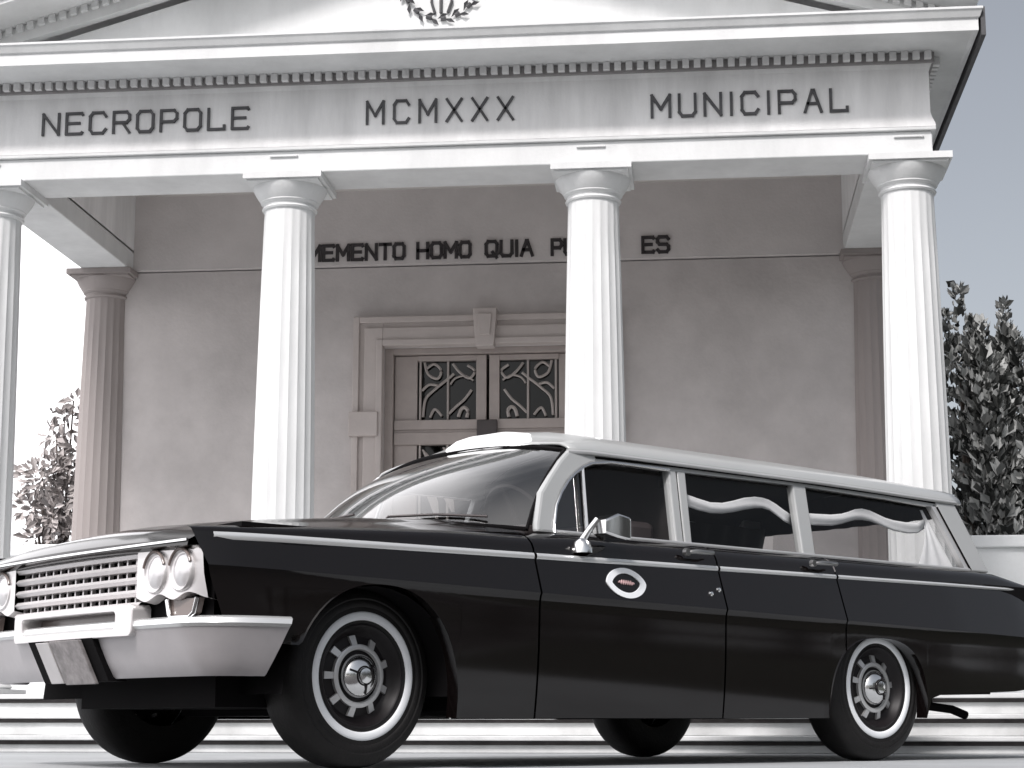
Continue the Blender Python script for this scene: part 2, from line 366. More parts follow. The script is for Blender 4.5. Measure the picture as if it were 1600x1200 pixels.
# door surround
su = MB(); W2 = .245
def frame(mb, x0, x1, zt, w, y0, y1, zb=.37):
    mb.box(x0-w, x0, y0, y1, zb, zt+w); mb.box(x1, x1+w, y0, y1, zb, zt+w); mb.box(x0, x1, y0, y1, zt, zt+w)
frame(su, DX0, DX1, DZ, .258, YB-.03, YB)
frame(su, DX0, DX1, DZ, .205, YB-.055, YB-.0305)
frame(su, DX0, DX1, DZ, .155, YB-.035-.045, YB-.0555)
frame(su, DX0, DX1, DZ, .05, YB-.10, YB-.0805)
frame(su, DX0-.198, DX1+.198, DZ+.198, .05, YB-.085, YB-.0552)
for x in (DX0-.27, DX1+.03): su.box(x, x+.24, YB-.125, YB-.02, 2.50, 2.70)
bld(su, 'door_surround', 'surround_stone', bevel=0.006)
ks = MB(); kx = (DX0+DX1)/2
ks.prism([(kx-.075, DZ-.03), (kx+.075, DZ-.03), (kx+.10, DZ+.29), (kx-.10, DZ+.29)], lambda p: (p[0], YB-.15, p[1]), lambda p: (p[0], YB-.02, p[1]))
ks.prism([(kx-.045, DZ+.06), (kx+.045, DZ+.06), (kx+.06, DZ+.24), (kx-.06, DZ+.24)], lambda p: (p[0], YB-.165, p[1]), lambda p: (p[0], YB-.149, p[1]))
bld(ks, 'keystone', 'surround_stone', bevel=0.006)
fj = MB(); YD = YB+.12
fj.box(DX0, DX0+.07, YB+.04, YB+.3, .37, DZ); fj.box(DX1-.07, DX1, YB+.04, YB+.3, .37, DZ); fj.box(DX0+.07, DX1-.07, YB+.04, YB+.3, DZ-.05, DZ)
bld(fj, 'door_frame', 'door_paint', bevel=0.004)
for s in (-1, 1):
    x_in = kx+s*.012; x_out = DX0+.075 if s < 0 else DX1-.075
    a, b = min(x_in, x_out), max(x_in, x_out)
    lf = MB(); stl = .085
    lf.box(x_in if s > 0 else x_in-stl, x_in+stl if s > 0 else x_in, YD-.03, YD+.03, .40, DZ-.055)
    ox0, ox1 = (a, a+.19) if s < 0 else (b-.19, b)
    lf.box(ox0, ox1, YD-.02, YD+.03, .40, DZ-.055)
    ix0, ix1 = (ox1, x_in-stl) if s < 0 else (x_in+stl, ox0)
    lf.box(ix0, ix1, YD-.03, YD+.03, DZ-.10, DZ-.055)
    lf.box(a, b, YD-.045, YD+.03, 2.575, 2.655); lf.box(a, b, YD-.045, YD+.03, 2.45, 2.55); lf.box(a, b, YD-.0301, YD+.02, 2.55, 2.575)
    lf.box(ix0, ix1, YD-.03, YD+.03, .40, 1.15)
    leaf = bld(lf, 'door', 'door_paint', bevel=0.004)
    gm = MB(); gm.add([(ix0,YD+.02,1.15),(ix1,YD+.02,1.15),(ix1,YD+.02,DZ-.1),(ix0,YD+.02,DZ-.1)], [(0,1,2,3)])
    gm.v = [(x-XC, y, z) for x, y, z in gm.v]; gm.build('pane', 'door_glass', leaf)
    ir = MB(); wd = ix1-ix0; zc0, zc1 = 2.66, DZ-.10; yy = YD-.012
    X = lambda u: (ix0+u*wd) if s < 0 else (ix1-u*wd)
    for u in (.05, .52): ir.tube([(X(u),yy,zc0),(X(u),yy,zc1)], .011, 6)
    def arc(u, z, r, a0, a1, th=.010, n=14): ir.tube([(X(u)+(-s)*0+r*cos(a0+(a1-a0)*k/n)*(1 if s < 0 else -1), yy, z+r*sin(a0+(a1-a0)*k/n)) for k in range(n+1)], th, 6)
    def cv(pts, th=.012):
        P = [Vector((X(u), yy, zc0+v*(zc1-zc0))) for u, v in pts]; out = []
        for i in range(len(P)-1):
            for k in range(6):
                t = k/6; p0, p1, p2, p3 = P[max(i-1,0)], P[i], P[i+1], P[min(i+2,len(P)-1)]
                out.append(.5*((2*p1)+(p2-p0)*t+(2*p0-5*p1+4*p2-p3)*t*t+(3*p1-p0-3*p2+p3)*t**3))
        out.append(P[-1]); ir.tube(out, th, 6)
    cv([(.10,.05),(.14,.35),(.30,.52),(.50,.68),(.62,.78)]); cv([(.12,.98),(.18,.78),(.34,.70),(.40,.84),(.28,.95),(.16,.88)])
    cv([(.54,.10),(.66,.22),(.80,.34),(.92,.50)]); cv([(.08,.50),(.20,.60),(.34,.58)]); cv([(.60,.95),(.72,.80),(.88,.70),(.97,.82),(.85,.92)])
    cv([(.56,.60),(.64,.70),(.80,.74),(.95,.66)], .009); cv([(.70,.04),(.74,.16),(.80,.20),(.86,.14),(.84,.03)], .016); cv([(.22,.04),(.30,.18),(.42,.06)], .012)
    # lower panel: broad pale leaf shapes drawn in for foliage reflected in the glass
    for (u0, v0, u1, v1, wv) in ((.10,-.05,.62,-1.0,.05),(.45,-.02,.80,-.55,.05),(.02,-.35,.35,-1.1,.04),(.95,-.05,.62,-.62,.05)):
        p = [Vector((X(u0+(u1-u0)*t/6+.06*sin(pi*t/6)), yy, 2.44+(v0+(v1-v0)*t/6)*.55)) for t in range(7)]
        wl = [wv*sin(pi*(t+.4)/7) for t in range(7)]
        ir.grid([[(q.x-wl[i], q.y, q.z), (q.x, q.y-.012, q.z), (q.x+wl[i], q.y, q.z)] for i, q in enumerate(p)])
    for u in (.05, .52): ir.tube([(X(u),yy,1.15),(X(u),yy,2.45)], .011, 6)
    ir.v = [(x-XC, y, z) for x, y, z in ir.v]; ir.build('scroll_grille', 'iron_light', leaf, smooth=50)
lk = MB(); lk.box(kx-.085, kx+.085, YD-.085, YD-.0455, 2.455, 2.645)
bld(lk, 'lock_case', 'lock_dark', bevel=0.008)
# ------------------------------------------------------------------ stroke lettering
G = {  # octagonal stroke letters on a unit box
 'N': [[(0,0),(0,1),(1,0),(1,1)]], 'E': [[(1,0.06),(.95,0),(0,0),(0,1),(.95,1),(1,.94)], [(0,.52),(.8,.52)]],
 'C': [[(1,.18),(.82,0),(.18,0),(0,.18),(0,.82),(.18,1),(.82,1),(1,.82)]],
 'R': [[(0,0),(0,1),(.82,1),(1,.84),(1,.62),(.82,.48),(0,.48)], [(.55,.48),(1,.0)]],
 'O': [[(.18,0),(0,.18),(0,.82),(.18,1),(.82,1),(1,.82),(1,.18),(.82,0),(.18,0)]],
 'P': [[(0,0),(0,1),(.82,1),(1,.84),(1,.6),(.82,.45),(0,.45)]], 'L': [[(0,1),(0,0),(1,0),(1,.16)]],
 'M': [[(0,0),(0,1),(.5,.35),(1,1),(1,0)]], 'X': [[(0,0),(1,1)], [(0,1),(1,0)]],
 'U': [[(0,1),(0,.18),(.18,0),(.82,0),(1,.18),(1,1)]], 'I': [[(0,0),(0,1)]],
 'A': [[(0,0),(.45,1),(.55,1),(1,0)], [(.18,.38),(.82,.38)]], 'H': [[(0,0),(0,1)], [(1,0),(1,1)], [(0,.5),(1,.5)]],
 'T': [[(0,1),(1,1)], [(.5,0),(.5,1)]], 'V': [[(0,1),(.5,0),(1,1)]],
 'Q': [[(.18,0),(0,.18),(0,.82),(.18,1),(.82,1),(1,.82),(1,.18),(.82,0),(.18,0)], [(.6,.28),(.95,-.08)]],
 'S': [[(0,.14),(.16,0),(.84,0),(1,.16),(1,.38),(.84,.5),(.16,.52),(0,.66),(0,.86),(.16,1),(.84,1),(1,.86)]]}
def word(name, text, x0, x1, z0, h, y, th, m, gap=.5, z1=None):
    ws = [0.12 if c == 'I' else (1.12 if c == 'M' else 1.0) for c in text]
    tot = sum(ws)+gap*(len(text)-1); k = (x1-x0)/tot; mb = MB(); x = x0
    for c, w_ in zip(text, ws):
        ww = w_*k if c != 'I' else 0; off = w_*k/2 if c == 'I' else 0
        for pl in G[c]:
            for i, (a, b) in enumerate(zip(pl, pl[1:])):
                A = Vector((x+off+a[0]*ww, y-.004-.0008*i, z0+a[1]*h)); Bv = Vector((x+off+b[0]*ww, y-.004-.0008*i, z0+b[1]*h))
                d = (Bv-A).normalized()*th*.45; mb.bar(A-d, Bv+d, th, .014)
        x += (w_+gap)*k
    return bld(mb, name, m)
word('frieze_lettering', 'NECROPOLE', -3.89, -2.405, 4.283, .150, -.215, .019, 'letter_frieze')
word('frieze_lettering', 'MCMXXX', -1.56, -.54, 4.287, .158, -.215, .018, 'letter_frieze', .75)
word('frieze_lettering', 'MUNICIPAL', .42, 1.74, 4.268, .152, -.215, .020, 'letter_frieze', .6)
for t, a, b in (('MEMENTO', -2.53, -1.72), ('HOMO', -1.605, -1.165), ('QUIA', -1.03, -.645), ('PULVIS', -.48, .06), ('ES', .27, .48)):
    word('wall_lettering', t, a, b, 4.003, .125, YB-.05, .027, 'letter_dark', .38)

# ------------------------------------------------------------------ boundary walls
def bwall(x0, x1, label):
    r = empty('boundary_wall', ((x0+x1)/2, 3.1, 0)); tag(r, label, 'wall')
    c = r.location.x
    a = MB(); a.box(x0-c, x1-c, -.12, .12, 0, 1.60); a.build('wall_body', 'wall_white', r)
    b = MB(); b.box(x0-c, x1-c, -.16, .16, 1.60, 1.70); b.build('coping', 'wall_white', r, bevel=0.012)
bwall(XC+HALF+.35, 16, 'low white rendered wall right of the gatehouse below the dark cypress trees')
bwall(-20, XC-HALF-.35, 'low white rendered wall left of the gatehouse behind the thin shrub')

# ------------------------------------------------------------------ vegetation
def leaf(mb, p, d, n, l, w):
    sdv = d.cross(n).normalized()
    mb.add([p, p+d*l*.45+sdv*w+n*.15*l, p+d*l, p+d*l*.45-sdv*w+n*.15*l], [(0,1,2,3)])
def cypress(x, y, h, rad, seed, label, zb=.7):
    rr = random.Random(seed); r = empty('cypress_tree', (x, y, 0)); tag(r, label, 'tree', 'dark cypress trees behind the right wall')
    t = MB(); t.tube([(0,0,0),(.02,0,h*.4),(0,.02,h*.8)], [.07,.05,.02], 8); t.build('trunk', 'bark', r, smooth=60)
    m = MB(); tips = [(0,0,h)]
    for k in range(7):
        a = rr.uniform(0, 2*pi); q = rr.uniform(.35,.9)*rad; tips.append((q*cos(a), q*sin(a), h-rr.uniform(.1,.55)))
    for tx, ty, tz in tips:                     # upright plumes that end in points
        nb = 300
        for i in range(nb):
            u = rr.random()**.8; z = zb+(tz-zb)*u
            env = (rad*.52)*min(1, (1-u)*3.2+.06)
            a = rr.uniform(0, 2*pi); q = env*sqrt(rr.uniform(.2,1))*rr.uniform(.8,1.15)
            sp = min(1, (1-u)*2.2+.25)
            p = Vector((tx*sp**.3+q*cos(a), ty*sp**.3+q*sin(a), z))
            d = Vector((cos(a)*.5+rr.uniform(-.3,.3), sin(a)*.5+rr.uniform(-.3,.3), rr.uniform(.5,1.2))).normalized()
            n = Vector((cos(a)+rr.uniform(-.5,.5), sin(a)+rr.uniform(-.5,.5), rr.uniform(-.2,.5))).normalized()
            L_ = rr.choice((.055,.075,.10,.135))*rr.uniform(.8,1.2)*(1 if u < .9 else .75)
            for k in range(3):
                d2 = (d+Vector((rr.uniform(-.5,.5), rr.uniform(-.5,.5), rr.uniform(-.3,.3)))).normalized()
                leaf(m, p, d2, n, L_, L_*rr.uniform(.2,.34))
    m.build('crown', 'leaf_dark', r)
for i, (x, y, h, rad, lab) in enumerate((
    (3.02, 3.95, 4.03, .36, 'narrow dark cypress with a pointed top right beside the corner column'),
    (3.45, 4.15, 3.92, .42, 'dark cypress with a notched top, second from the corner column'),
    (3.98, 4.0, 3.72, .45, 'dark cypress cut by the right picture edge behind the white wall'),
    (4.55, 4.2, 3.85, .45, 'dark cypress, fourth from the corner column behind the white wall'),
    (5.2, 4.1, 3.7, .5, 'dark cypress standing farthest right behind the white wall'))):
    cypress(x, y, h, rad, 20+i, lab)
def shrub(x, y, blobs, seed, label, name='leafy_shrub'):
    rr = random.Random(seed); r = empty(name, (x, y, 0)); tag(r, label, 'shrub')
    t = MB(); t.tube([(0,0,0),(.02,0,.9),(0,0,1.7)], [.035,.03,.02], 7)
    m = MB()
    for bx, by, bz, br, nn in blobs:
        t.tube([(0,0,1.45),(bx*.5,by*.5,(1.5+bz)/2),(bx,by,bz)], [.018,.013,.007], 6)
        for i in range(nn):
            v = Vector((rr.gauss(0,1), rr.gauss(0,1), rr.gauss(0,1))).normalized()*br*rr.random()**.45
            p = Vector((bx,by,bz))+v
            d = (v.normalized()+Vector((rr.uniform(-.7,.7),rr.uniform(-.7,.7),rr.uniform(-.6,.5)))).normalized()
            n = Vector((rr.uniform(-1,1),-1,rr.uniform(0,1))).normalized()
            l_ = rr.uniform(.07,.14); leaf(m, p, d, n, l_, l_*.24)
    t.build('stem', 'bark', r, smooth=60); m.build('foliage', 'leaf_shrub', r)
shrub(-5.28, 4.0, [(-.06,0,2.42,.21,150),(.13,.05,2.28,.17,110),(-.12,0,2.15,.16,80),(.1,-.1,2.06,.16,80),(.05,.1,2.52,.12,60),(.17,0,1.9,.18,110),(-.1,0,1.85,.12,50)], 3,
      'thin grey leafy shrub over the left wall between the two left columns')
shrub(-5.20, 4.2, [(-.03,0,3.0,.13,40),(-.10,0,2.85,.11,30),(.05,0,3.18,.07,18),(.12,0,2.7,.14,50),(.1,0,2.2,.16,60)], 5,
      'wispy twig with few leaves poking out beside the fluted rear left column')

# the trees across the road, mirrored in the car's paint and the door panes
m = MB(); rr = random.Random(11)
for k in range(34):
    tx, ty, hh = (-52+k*4.2+rr.uniform(-1,1), -40+rr.uniform(-3,3), rr.uniform(6,10)) if k < 26 else (21+rr.uniform(-1,1), -14+(k-26)*2.4, rr.uniform(5,7))  # the right-hand row is unseen, added to darken the paint's reflections
    m.tube([(tx,ty,0),(tx+.2,ty,hh*.6)], [.25,.12], 6)
    for i in range(230):
        v = Vector((rr.gauss(0,1), rr.gauss(0,1), rr.gauss(0,1))).normalized()*rr.random()**.4
        p = Vector((tx+v.x*2.6, ty+v.y*2.6, hh*.56+v.z*hh*.46)); d = Vector((rr.uniform(-1,1), rr.uniform(-1,1), rr.uniform(-.6,1))).normalized()
        leaf(m, p, d, Vector((rr.uniform(-1,1), 1, rr.uniform(-.3,1))).normalized(), rr.uniform(.6,1.1), .3)
tag(m.build('tree_line', 'leaf_far'), 'dark trees across the road, with an unseen row added right of the forecourt', 'trees', kind='stuff')
# ------------------------------------------------------------------ the hearse
H = empty('hearse', (-0.119, -3.729, 0), radians(180+46.321))
tag(H, 'black vintage station wagon hearse with white roof, whitewall tyres and swagged side windows', 'car')
def wid(x): return lerp(x, [(-2.95,.915),(-2.6,.95),(-2.0,.975),(-1,.985),(.8,.985),(1.6,.98),(2.0,.972),(2.2,.953),(2.30,.925)])
def ztrim(x): return .813+(2.26-x)*.0098
def zcr(x): return .678+(x-.73)*.020
def ztop(x): return lerp(x, [(-2.95,.872),(-2.75,.90),(-2.5,.94),(-2.3,.948),(.5,.946),(.8,.928),(1.5,.897),(2.0,.868),(2.34,.842)])
ARCH = ((1.54,.382,.672,2.3,.19),(-1.375,.365,.568,2.6,.19))
def zbot(x):
    b = lerp(x, [(-2.95,.385),(-2.5,.337),(-1.78,.31),(-1.745,.20),(1.86,.185),(1.88,.44),(2.34,.46)])
    for xc, a, zt, n, z0 in ARCH:
        if abs(x-xc) < a: b = max(b, z0+(zt-z0)*(1-(abs(x-xc)/a)**n)**(1/n))
    return b
def in_arch(x): return any(abs(x-xc) <= a+.002 for xc, a, *_ in ARCH)
def inset(z, x):
    d = zcr(x)-z
    if d >= 0: return .013*(1-exp(-d/.02)) + .035*(d/.5)**2.2
    return 0.30*(-d)
def prof(x):
    zb, zt, zc, w = zbot(x), ztop(x), zcr(x), wid(x); P = []
    ar_ = in_arch(x)
    lo = min(zb, zc-.004)
    ks = (0, .05, .16, .3, .45, .6, .75, .86, .93, .97, 1)
    P.append((w-inset(lo, x)-.06, lo+.002))
    for i, k in enumerate(ks):
        z = lo+(zc-lo)*k; y = w-inset(z, x)
        if ar_ and i == 0: y += .004
        P.append((y, z))
    sh = .035
    for z in (zc+.05, zc+.10, ztrim(x)-.02, ztrim(x)+.012): P.append((w-inset(z, x), z))
    z0 = ztrim(x)+.012; y0 = P[-1][0]; yt = .805 if x < .7 else .805+.045*sm((x-.7)/.5)
    yt = min(yt, w-.06)
    for k in (.12, .3, .5, .7, .85, 1):
        a = k*pi/2; P.append((y0-(y0-yt)*(1-cos(a)), z0+(zt-z0)*sin(a)))
    return P
def xs(x0, x1):
    v = {x0, x1}; n = max(2, int(abs(x1-x0)/.07))
    for i in range(n+1): v.add(x0+(x1-x0)*i/n)
    for xc, a, *_ in ARCH:
        for k in range(33):
            x = xc-a*cos(pi*k/32)
            if x0 < x < x1: v.add(x)
        for e in (-a-.004, a+.004):
            if x0 < xc+e < x1: v.add(xc+e)
    return sorted(v)
def side(name, x0, x1, sg, front=False):
    rows = []
    for x in xs(x0, x1):
        row = []
        for y, z in prof(x):
            dx = (z-.72)*.42*sm((x-1.95)/.35) if front else 0
            row.append((x+dx, sg*y, z))
        rows.append(row)
    m = MB(); m.grid(rows); o = m.build(name, 'paint', H, smooth=28)
    return o
gp = .005
SIDE = {}
for sg in (1, -1):
    SIDE['fender', sg] = side('front_fender', .765+gp, 2.265, sg, True)
    SIDE['fd', sg] = side('front_door', -.31+gp, .765-gp, sg)
    SIDE['rd', sg] = side('rear_door', -1.12+gp, -.31-gp, sg)
    SIDE['q', sg] = side('quarter_panel', -2.93, -1.12-gp, sg)
# dark core behind the seams, wheel wells, underbody
cb = MB(); cb.box(-1.45, 1.45, -.60, .60, .20, .84); cb.box(-2.75,-1.45,-.6,.6,.33,.84); cb.box(-2.85, 2.10, -.885, .885, .70, .875); cb.box(-.96, 1.06, -.86, .86, .215, .70); cb.box(-1.40,-.96,-.88,.88,.60,.6995); cb.box(-2.8,-1.86,-.84,.84,.36,.70)
cb.box(1.45, 2.05, -.36, .66, .225, .70)
cb.box(2.05, 2.17, -.80, .80, .42, .79)
cb.box(1.40, 1.62, -.72, .72, .26, .40); cb.box(-1.62, -1.42, -.72, .72, .27, .41)
for dx in (-.25, .3): cb.tube([(-2.3,.35+dx*.2,.25),(0,.30+dx*.2,.22),(1.2,.25+dx*.2,.25)], .03, 8)
cb.build('underbody', 'underbody', H)
for sg in (1, -1):
    for xc, rr_ in ((1.54,.40),(-1.40,.41)):
        m = MB(); arc_ = [(xc+rr_*cos(pi*k/16), .27+rr_*sin(pi*k/16)) for k in range(17)]
        m.grid([[(x, sg*y, z) for x, z in arc_] for y in (.55,.925)])
        m.add([(x, sg*.55, z) for x, z in arc_], [tuple(range(17))])
        m.build('wheel_well', 'underbody', H, smooth=60)
# hood with cowl
rows = []
ZC = [(0,1.012),(.327,.986),(.60,.950),(.82,.912),(.917,.880),(.965,.852),(.987,.832),(1,.815)]
ZE = [(0,.930),(.35,.905),(.7,.872),(.93,.842),(.98,.825),(1,.800)]
def xf(y): return 2.330-.035*(abs(y)/.93)**1.7
for i in range(29):
    u = i/28; u = u if u < .85 else .85+(u-.85)
    row = []
    for j in range(41):
        s = -1+j/20; y = s*.862
        x0 = .98-.26*abs(s)**2.5; x1 = xf(y)
        zc, ze = lerp(u, ZC), lerp(u, ZE)
        z = zc-(zc-ze)*abs(s)**2.4 + .012*exp(-((abs(s)-.62)/.07)**2)*(1-u**3)
        row.append((x0+(x1-x0)*u, y, z))
    rows.append(row)
rows.append([(p[0]+.006, p[1], p[2]-.022) for p in rows[-1]])
rows.append([(p[0]-.03, p[1], p[2]-.012) for p in rows[-1]])
m = MB(); m.grid(rows); hood = m.build('hood', 'paint', H, smooth=35)
m = MB(); m.grid([[(xf(s*.86)+.009, s*.86, z+.0) for s in [-1+k/15 for k in range(31)]] for z in (.795,.803)])
m.build('hood_lip_trim', 'chrome', hood, solid=.006)
# cowl shelf under the windshield
m = MB(); m.grid([[(.99-.26*abs(s)**2.5, s*.84, 1.008-.08*abs(s)**2.4) for s in [-1+k/12 for k in range(25)]], [(.45, s*.80, .965-.04*abs(s)**2) for s in [-1+k/12 for k in range(25)]]])
m.build('cowl', 'paint', H, smooth=40)
# ---- front end
gr = empty_grille = None
def fy(y): return xf(y)-.035
ys_ = lambda a, b, n: [a+(b-a)*k/n for k in range(n+1)]
m = MB(); m.grid([[(fy(y)-.05, y, z) for y in ys_(-.90,.90,30)] for z in (.50,.81)]); m.build('grille_backing', 'underbody', H, smooth=60)
m = MB()
zr = [(.758,.785),(.712,.737),(.666,.691),(.620,.645),(.577,.600)]
for k, (z0, z1) in enumerate(zr):
    a, b = -.495, .495+ (0.0 if k < 3 else .02)
    for y0, y1 in ((a, b),):
        yy = ys_(y0, y1, 24)
        m.grid([[(fy(y)-.03, y, z0), ][0:0] or [(fy(y)+dx, y, z) for y in yy] for dx, z in ((-.04,z0),(.0,z0),(.012,(z0+z1)/2),(.0,z1),(-.04,z1))])
nv = 15
for i in range(nv+1):
    y = -.49+.98*i/nv; m.bar((fy(y)-.036, y, .60), (fy(y)-.036, y, .762), .010, .016, up=(1,0,0))
grl = m.build('grille', 'grille_silver', H, smooth=30)
def fpanel(poly, m_, name, parent, off=0.0, th=.03):      # panel curved with the nose; poly in (y,z)
    mb = MB(); n = len(poly)
    mb.prism(poly, lambda p: (fy(p[0])+off, p[0], p[1]), lambda p: (fy(p[0])+off-th, p[0], p[1]))
    return mb.build(name, m_, parent, bevel=.005)
for s in (1, -1):
    # headlight bezel: strips along y so it follows the nose curve
    top = lambda y: .792-.012*max(0, (y-.8)/.12); bot = lambda y: .600+.012*cos((y-.65)/.09*pi)
    m = MB(); yy = ys_(.498, .915, 24); rows = []
    for t in (0, .04, .5, .96, 1):
        rows.append([(fy(y)+(.012 if 0 < t < 1 else -.03) - .22*max(0, .72-(bot(y)+(top(y)-bot(y))*t))*sm((y-.8)/.12), s*y, bot(y)+(top(y)-bot(y))*t - (0 if y < .86 else (y-.86)*.25*(t))) for y in yy])
    m.grid(rows); bz = m.build('headlight_bezel', 'grille_silver', H, smooth=35)
    for yc in (.622, .788):
        c = (fy(yc)+.012, s*yc, .697)
        hm = MB(); hm.lathe([(.062,-.01),(.065,.004),(.071,.008),(.077,.003),(.078,-.02)], 28, 'x', c)
        hl = hm.build('headlight', 'grille_silver', bz, smooth=50)
        ln = MB(); ln.lathe([(.0,.010),(.03,.008),(.05,.004),(.064,-.003)], 28, 'x', c); ln.build('lens', 'lens', hl, smooth=60)
        hd = MB(); hd.tube([(c[0]+.008, c[1]+.075*cos(a), c[2]+.075*sin(a)) for a in [radians(20+k*7.6) for k in range(20)]], .0065, 6)
        hd.build('rim_shade', 'amber', hl, smooth=60)
    # parking lamp below
    pl = MB(); q = [(.685,.598),(.700,.545),(.715,.532),(.83,.532),(.855,.548),(.872,.598)]
    pl.tube([(fy(y)+.0, s*y, z) for y, z in q], .009, 8)
    pk = pl.build('parking_light', 'chrome', H, smooth=60)
    pm = MB(); pm.prism(q, lambda p: (fy(p[0])-.01, s*p[0], p[1]), lambda p: (fy(p[0])-.03, s*p[0], p[1])); pm.build('lens', 'amber', pk)
# bumper
def bpath(n=60):           # plan of the bumper, from far end to near end
    P = []
    for k in range(n+1):
        t = -1+2*k/n; a = abs(t); sgn = 1 if t >= 0 else -1
        if a < .72: y = a/.72*.80; x = 2.318-.040*(y/.80)**2.2
        else:
            u = (a-.72)/.28
            p0, p1, p2 = (2.278,.80), (2.24,.98), (1.955,1.005)
            x = (1-u)**2*p0[0]+2*u*(1-u)*p1[0]+u*u*p2[0]; y = (1-u)**2*p0[1]+2*u*(1-u)*p1[1]+u*u*p2[1]
        P.append((x, sgn*y, a))
    return P
BP = bpath()
BPROF = [(-.10,.512),(-.05,.528),(-.012,.534),(.006,.526),(.012,.508),(.004,.496),(-.002,.485),(-.020,.44),(-.048,.385),(-.075,.338),(-.085,.330),(-.10,.335)]
def brow(k):
    x, y, a = BP[k]; q0 = BP[max(0,k-1)]; q1 = BP[min(len(BP)-1,k+1)]
    t = Vector((q1[0]-q0[0], q1[1]-q0[1], 0)).normalized(); nn = Vector((t.y, -t.x, 0))
    if nn.x*1.0+nn.y*(1 if y > 0 else -1)*.4 < 0: nn = -nn
    end = sm((a-.93)/.07)
    row = []
    for o, z in BPROF:
        dx = -(z-.534)*.35*end
        row.append((x+nn.x*o+dx*1.0*0+ (.07*(.534-z)/.2*end), y+nn.y*o*.9, z))
    return row
m = MB(); rows = [brow(k) for k in range(len(BP))]; m.grid(rows)
for rr_ in (rows[0], rows[-1]): m.add(rr_, [tuple(range(len(rr_)))])
bump = m.build('front_bumper', 'bumper', H, smooth=25)
# bright top ridge of the bumper
m = MB()
rows = []
for k in range(len(BP)):
    x, y, a = BP[k]; r0 = brow(k); p = Vector(r0[3]); rows.append([tuple(Vector(r0[j])+Vector((0,0,.003))+(Vector(r0[4])-Vector(r0[0])).normalized()*.003) for j in (1,2,3,4,5)])
m.grid(rows); m.build('bumper_ridge', 'trim', bump, smooth=40)
# raised centre frame of the bumper with its air opening
m = MB()
def cf(y, z, o=0): return (2.318-.040*(abs(y)/.80)**2.2+.012+o, y, z)
def ring(mb, outer, inner, o0, o1, n=1):
    N = len(outer)
    for (A, Bq, oo) in ((outer, inner, o1),):
        rows = [[cf(*p, o0) for p in outer], [cf(*p, o1) for p in outer], [cf(*p, o1) for p in inner], [cf(*p, o0-.02) for p in inner]]
        mb.grid(rows, True)
def rrect(y0, y1, z0, z1, r, n=5, dens=12):
    P = []
    for cy, cz_, a0 in ((y1-r, z1-r, 0), (y0+r, z1-r, 90), (y0+r, z0+r, 180), (y1-r, z0+r, 270)):
        for k in range(n+1):
            a = radians(a0+90*k/n); P.append((cy+r*cos(a), cz_+r*sin(a)))
    out = []
    for p, q in zip(P, P[1:]+P[:1]):
        d = abs(p[0]-q[0]); nn = dens if d > .2 else 1
        for k in range(nn): out.append((p[0]+(q[0]-p[0])*k/nn, p[1]+(q[1]-p[1])*k/nn))
    return out
ring(m, rrect(-.42,.52,.476,.590,.022), rrect(-.345,.405,.503,.568,.018), -.07, .008)
cfm = m.build('bumper_centre_frame', 'grille_silver', bump, smooth=35, bevel=.004)
m = MB(); m.grid([[cf(y, z, -.075) for y in ys_(-.40,.49,12)] for z in (.48,.585)]); m.build('air_intake', 'amber', cfm)
# licence plate in its tilted recess
def pp(y, z, o): return (2.325-.040*(abs(y)/.80)**2.2 - (.50-z)*.50 + o, y, z)
m = MB(); m.prism([(-.27,.322),(.25,.322),(.25,.478),(-.27,.478)], lambda p: pp(p[0],p[1],.026), lambda p: pp(p[0],p[1],-.05)); m.build('plate_recess', 'underbody', bump)
m = MB(); m.prism([(-.06,.312),(.175,.312),(.175,.474),(-.06,.474)], lambda p: pp(p[0],p[1],.044), lambda p: pp(p[0],p[1],.028)); m.build('licence_plate', 'plate', bump, bevel=.003)
m = MB(); m.prism([(-.19,.318),(-.085,.318),(-.085,.472),(-.19,.472)], lambda p: pp(p[0],p[1],.038), lambda p: pp(p[0],p[1],.028)); m.build('plate_bracket', 'plate_light', bump, bevel=.003)
m = MB(); m.box(1.95,2.12,-.30,.78,.36,.42); m.build('front_valance', 'underbody', H)
# ---- greenhouse
def gy(z): return .80-(z-.95)*.30
ROOFX = [(.0,0)]
def roof_z(s):             # crown section, s = |y|/.70
    return lerp(s, [(0,1.484),(.3,1.478),(.55,1.460),(.72,1.436),(.85,1.406),(.93,1.382),(.98,1.352),(1.0,1.322)])
rows = []
ni = 40
for i in range(ni+1):
    u = i/ni; row = []
    ss = [-1,-.985,-.96,-.92,-.86,-.78,-.68,-.55,-.4,-.2,0,.2,.4,.55,.68,.78,.86,.92,.96,.985,1]
    for s in ss:
        xh = .435-.085*s*s; xr = -2.43
        x = xh+(xr-xh)*u
        drop = (.094*(1-abs(s)**3))*(1-sm((xh-x)/.24)) + .016*(1-sm((x+2.43)/.5))*(1-abs(s)**4)
        row.append((x, s*.70, roof_z(abs(s))-drop-(.012*sm((-x-1.2)/1.2))))
    rows.append(row)
front_edge = rows[0]
m = MB(); m.grid(rows); roof = m.build('roof', 'roof_paint', H, smooth=50, solid=.012)
m = MB(); m.grid([[(p[0]-.02, p[1]*.96, p[2]-.035) for p in r] for r in rows[8:]]); m.build('rear_headliner', 'interior', H, smooth=60)
m = MB(); m.grid([[(p[0]-.02, p[1]*.96, p[2]-.035) for p in r] for r in rows[:10]]); m.build('headliner', 'headliner', H, smooth=60)
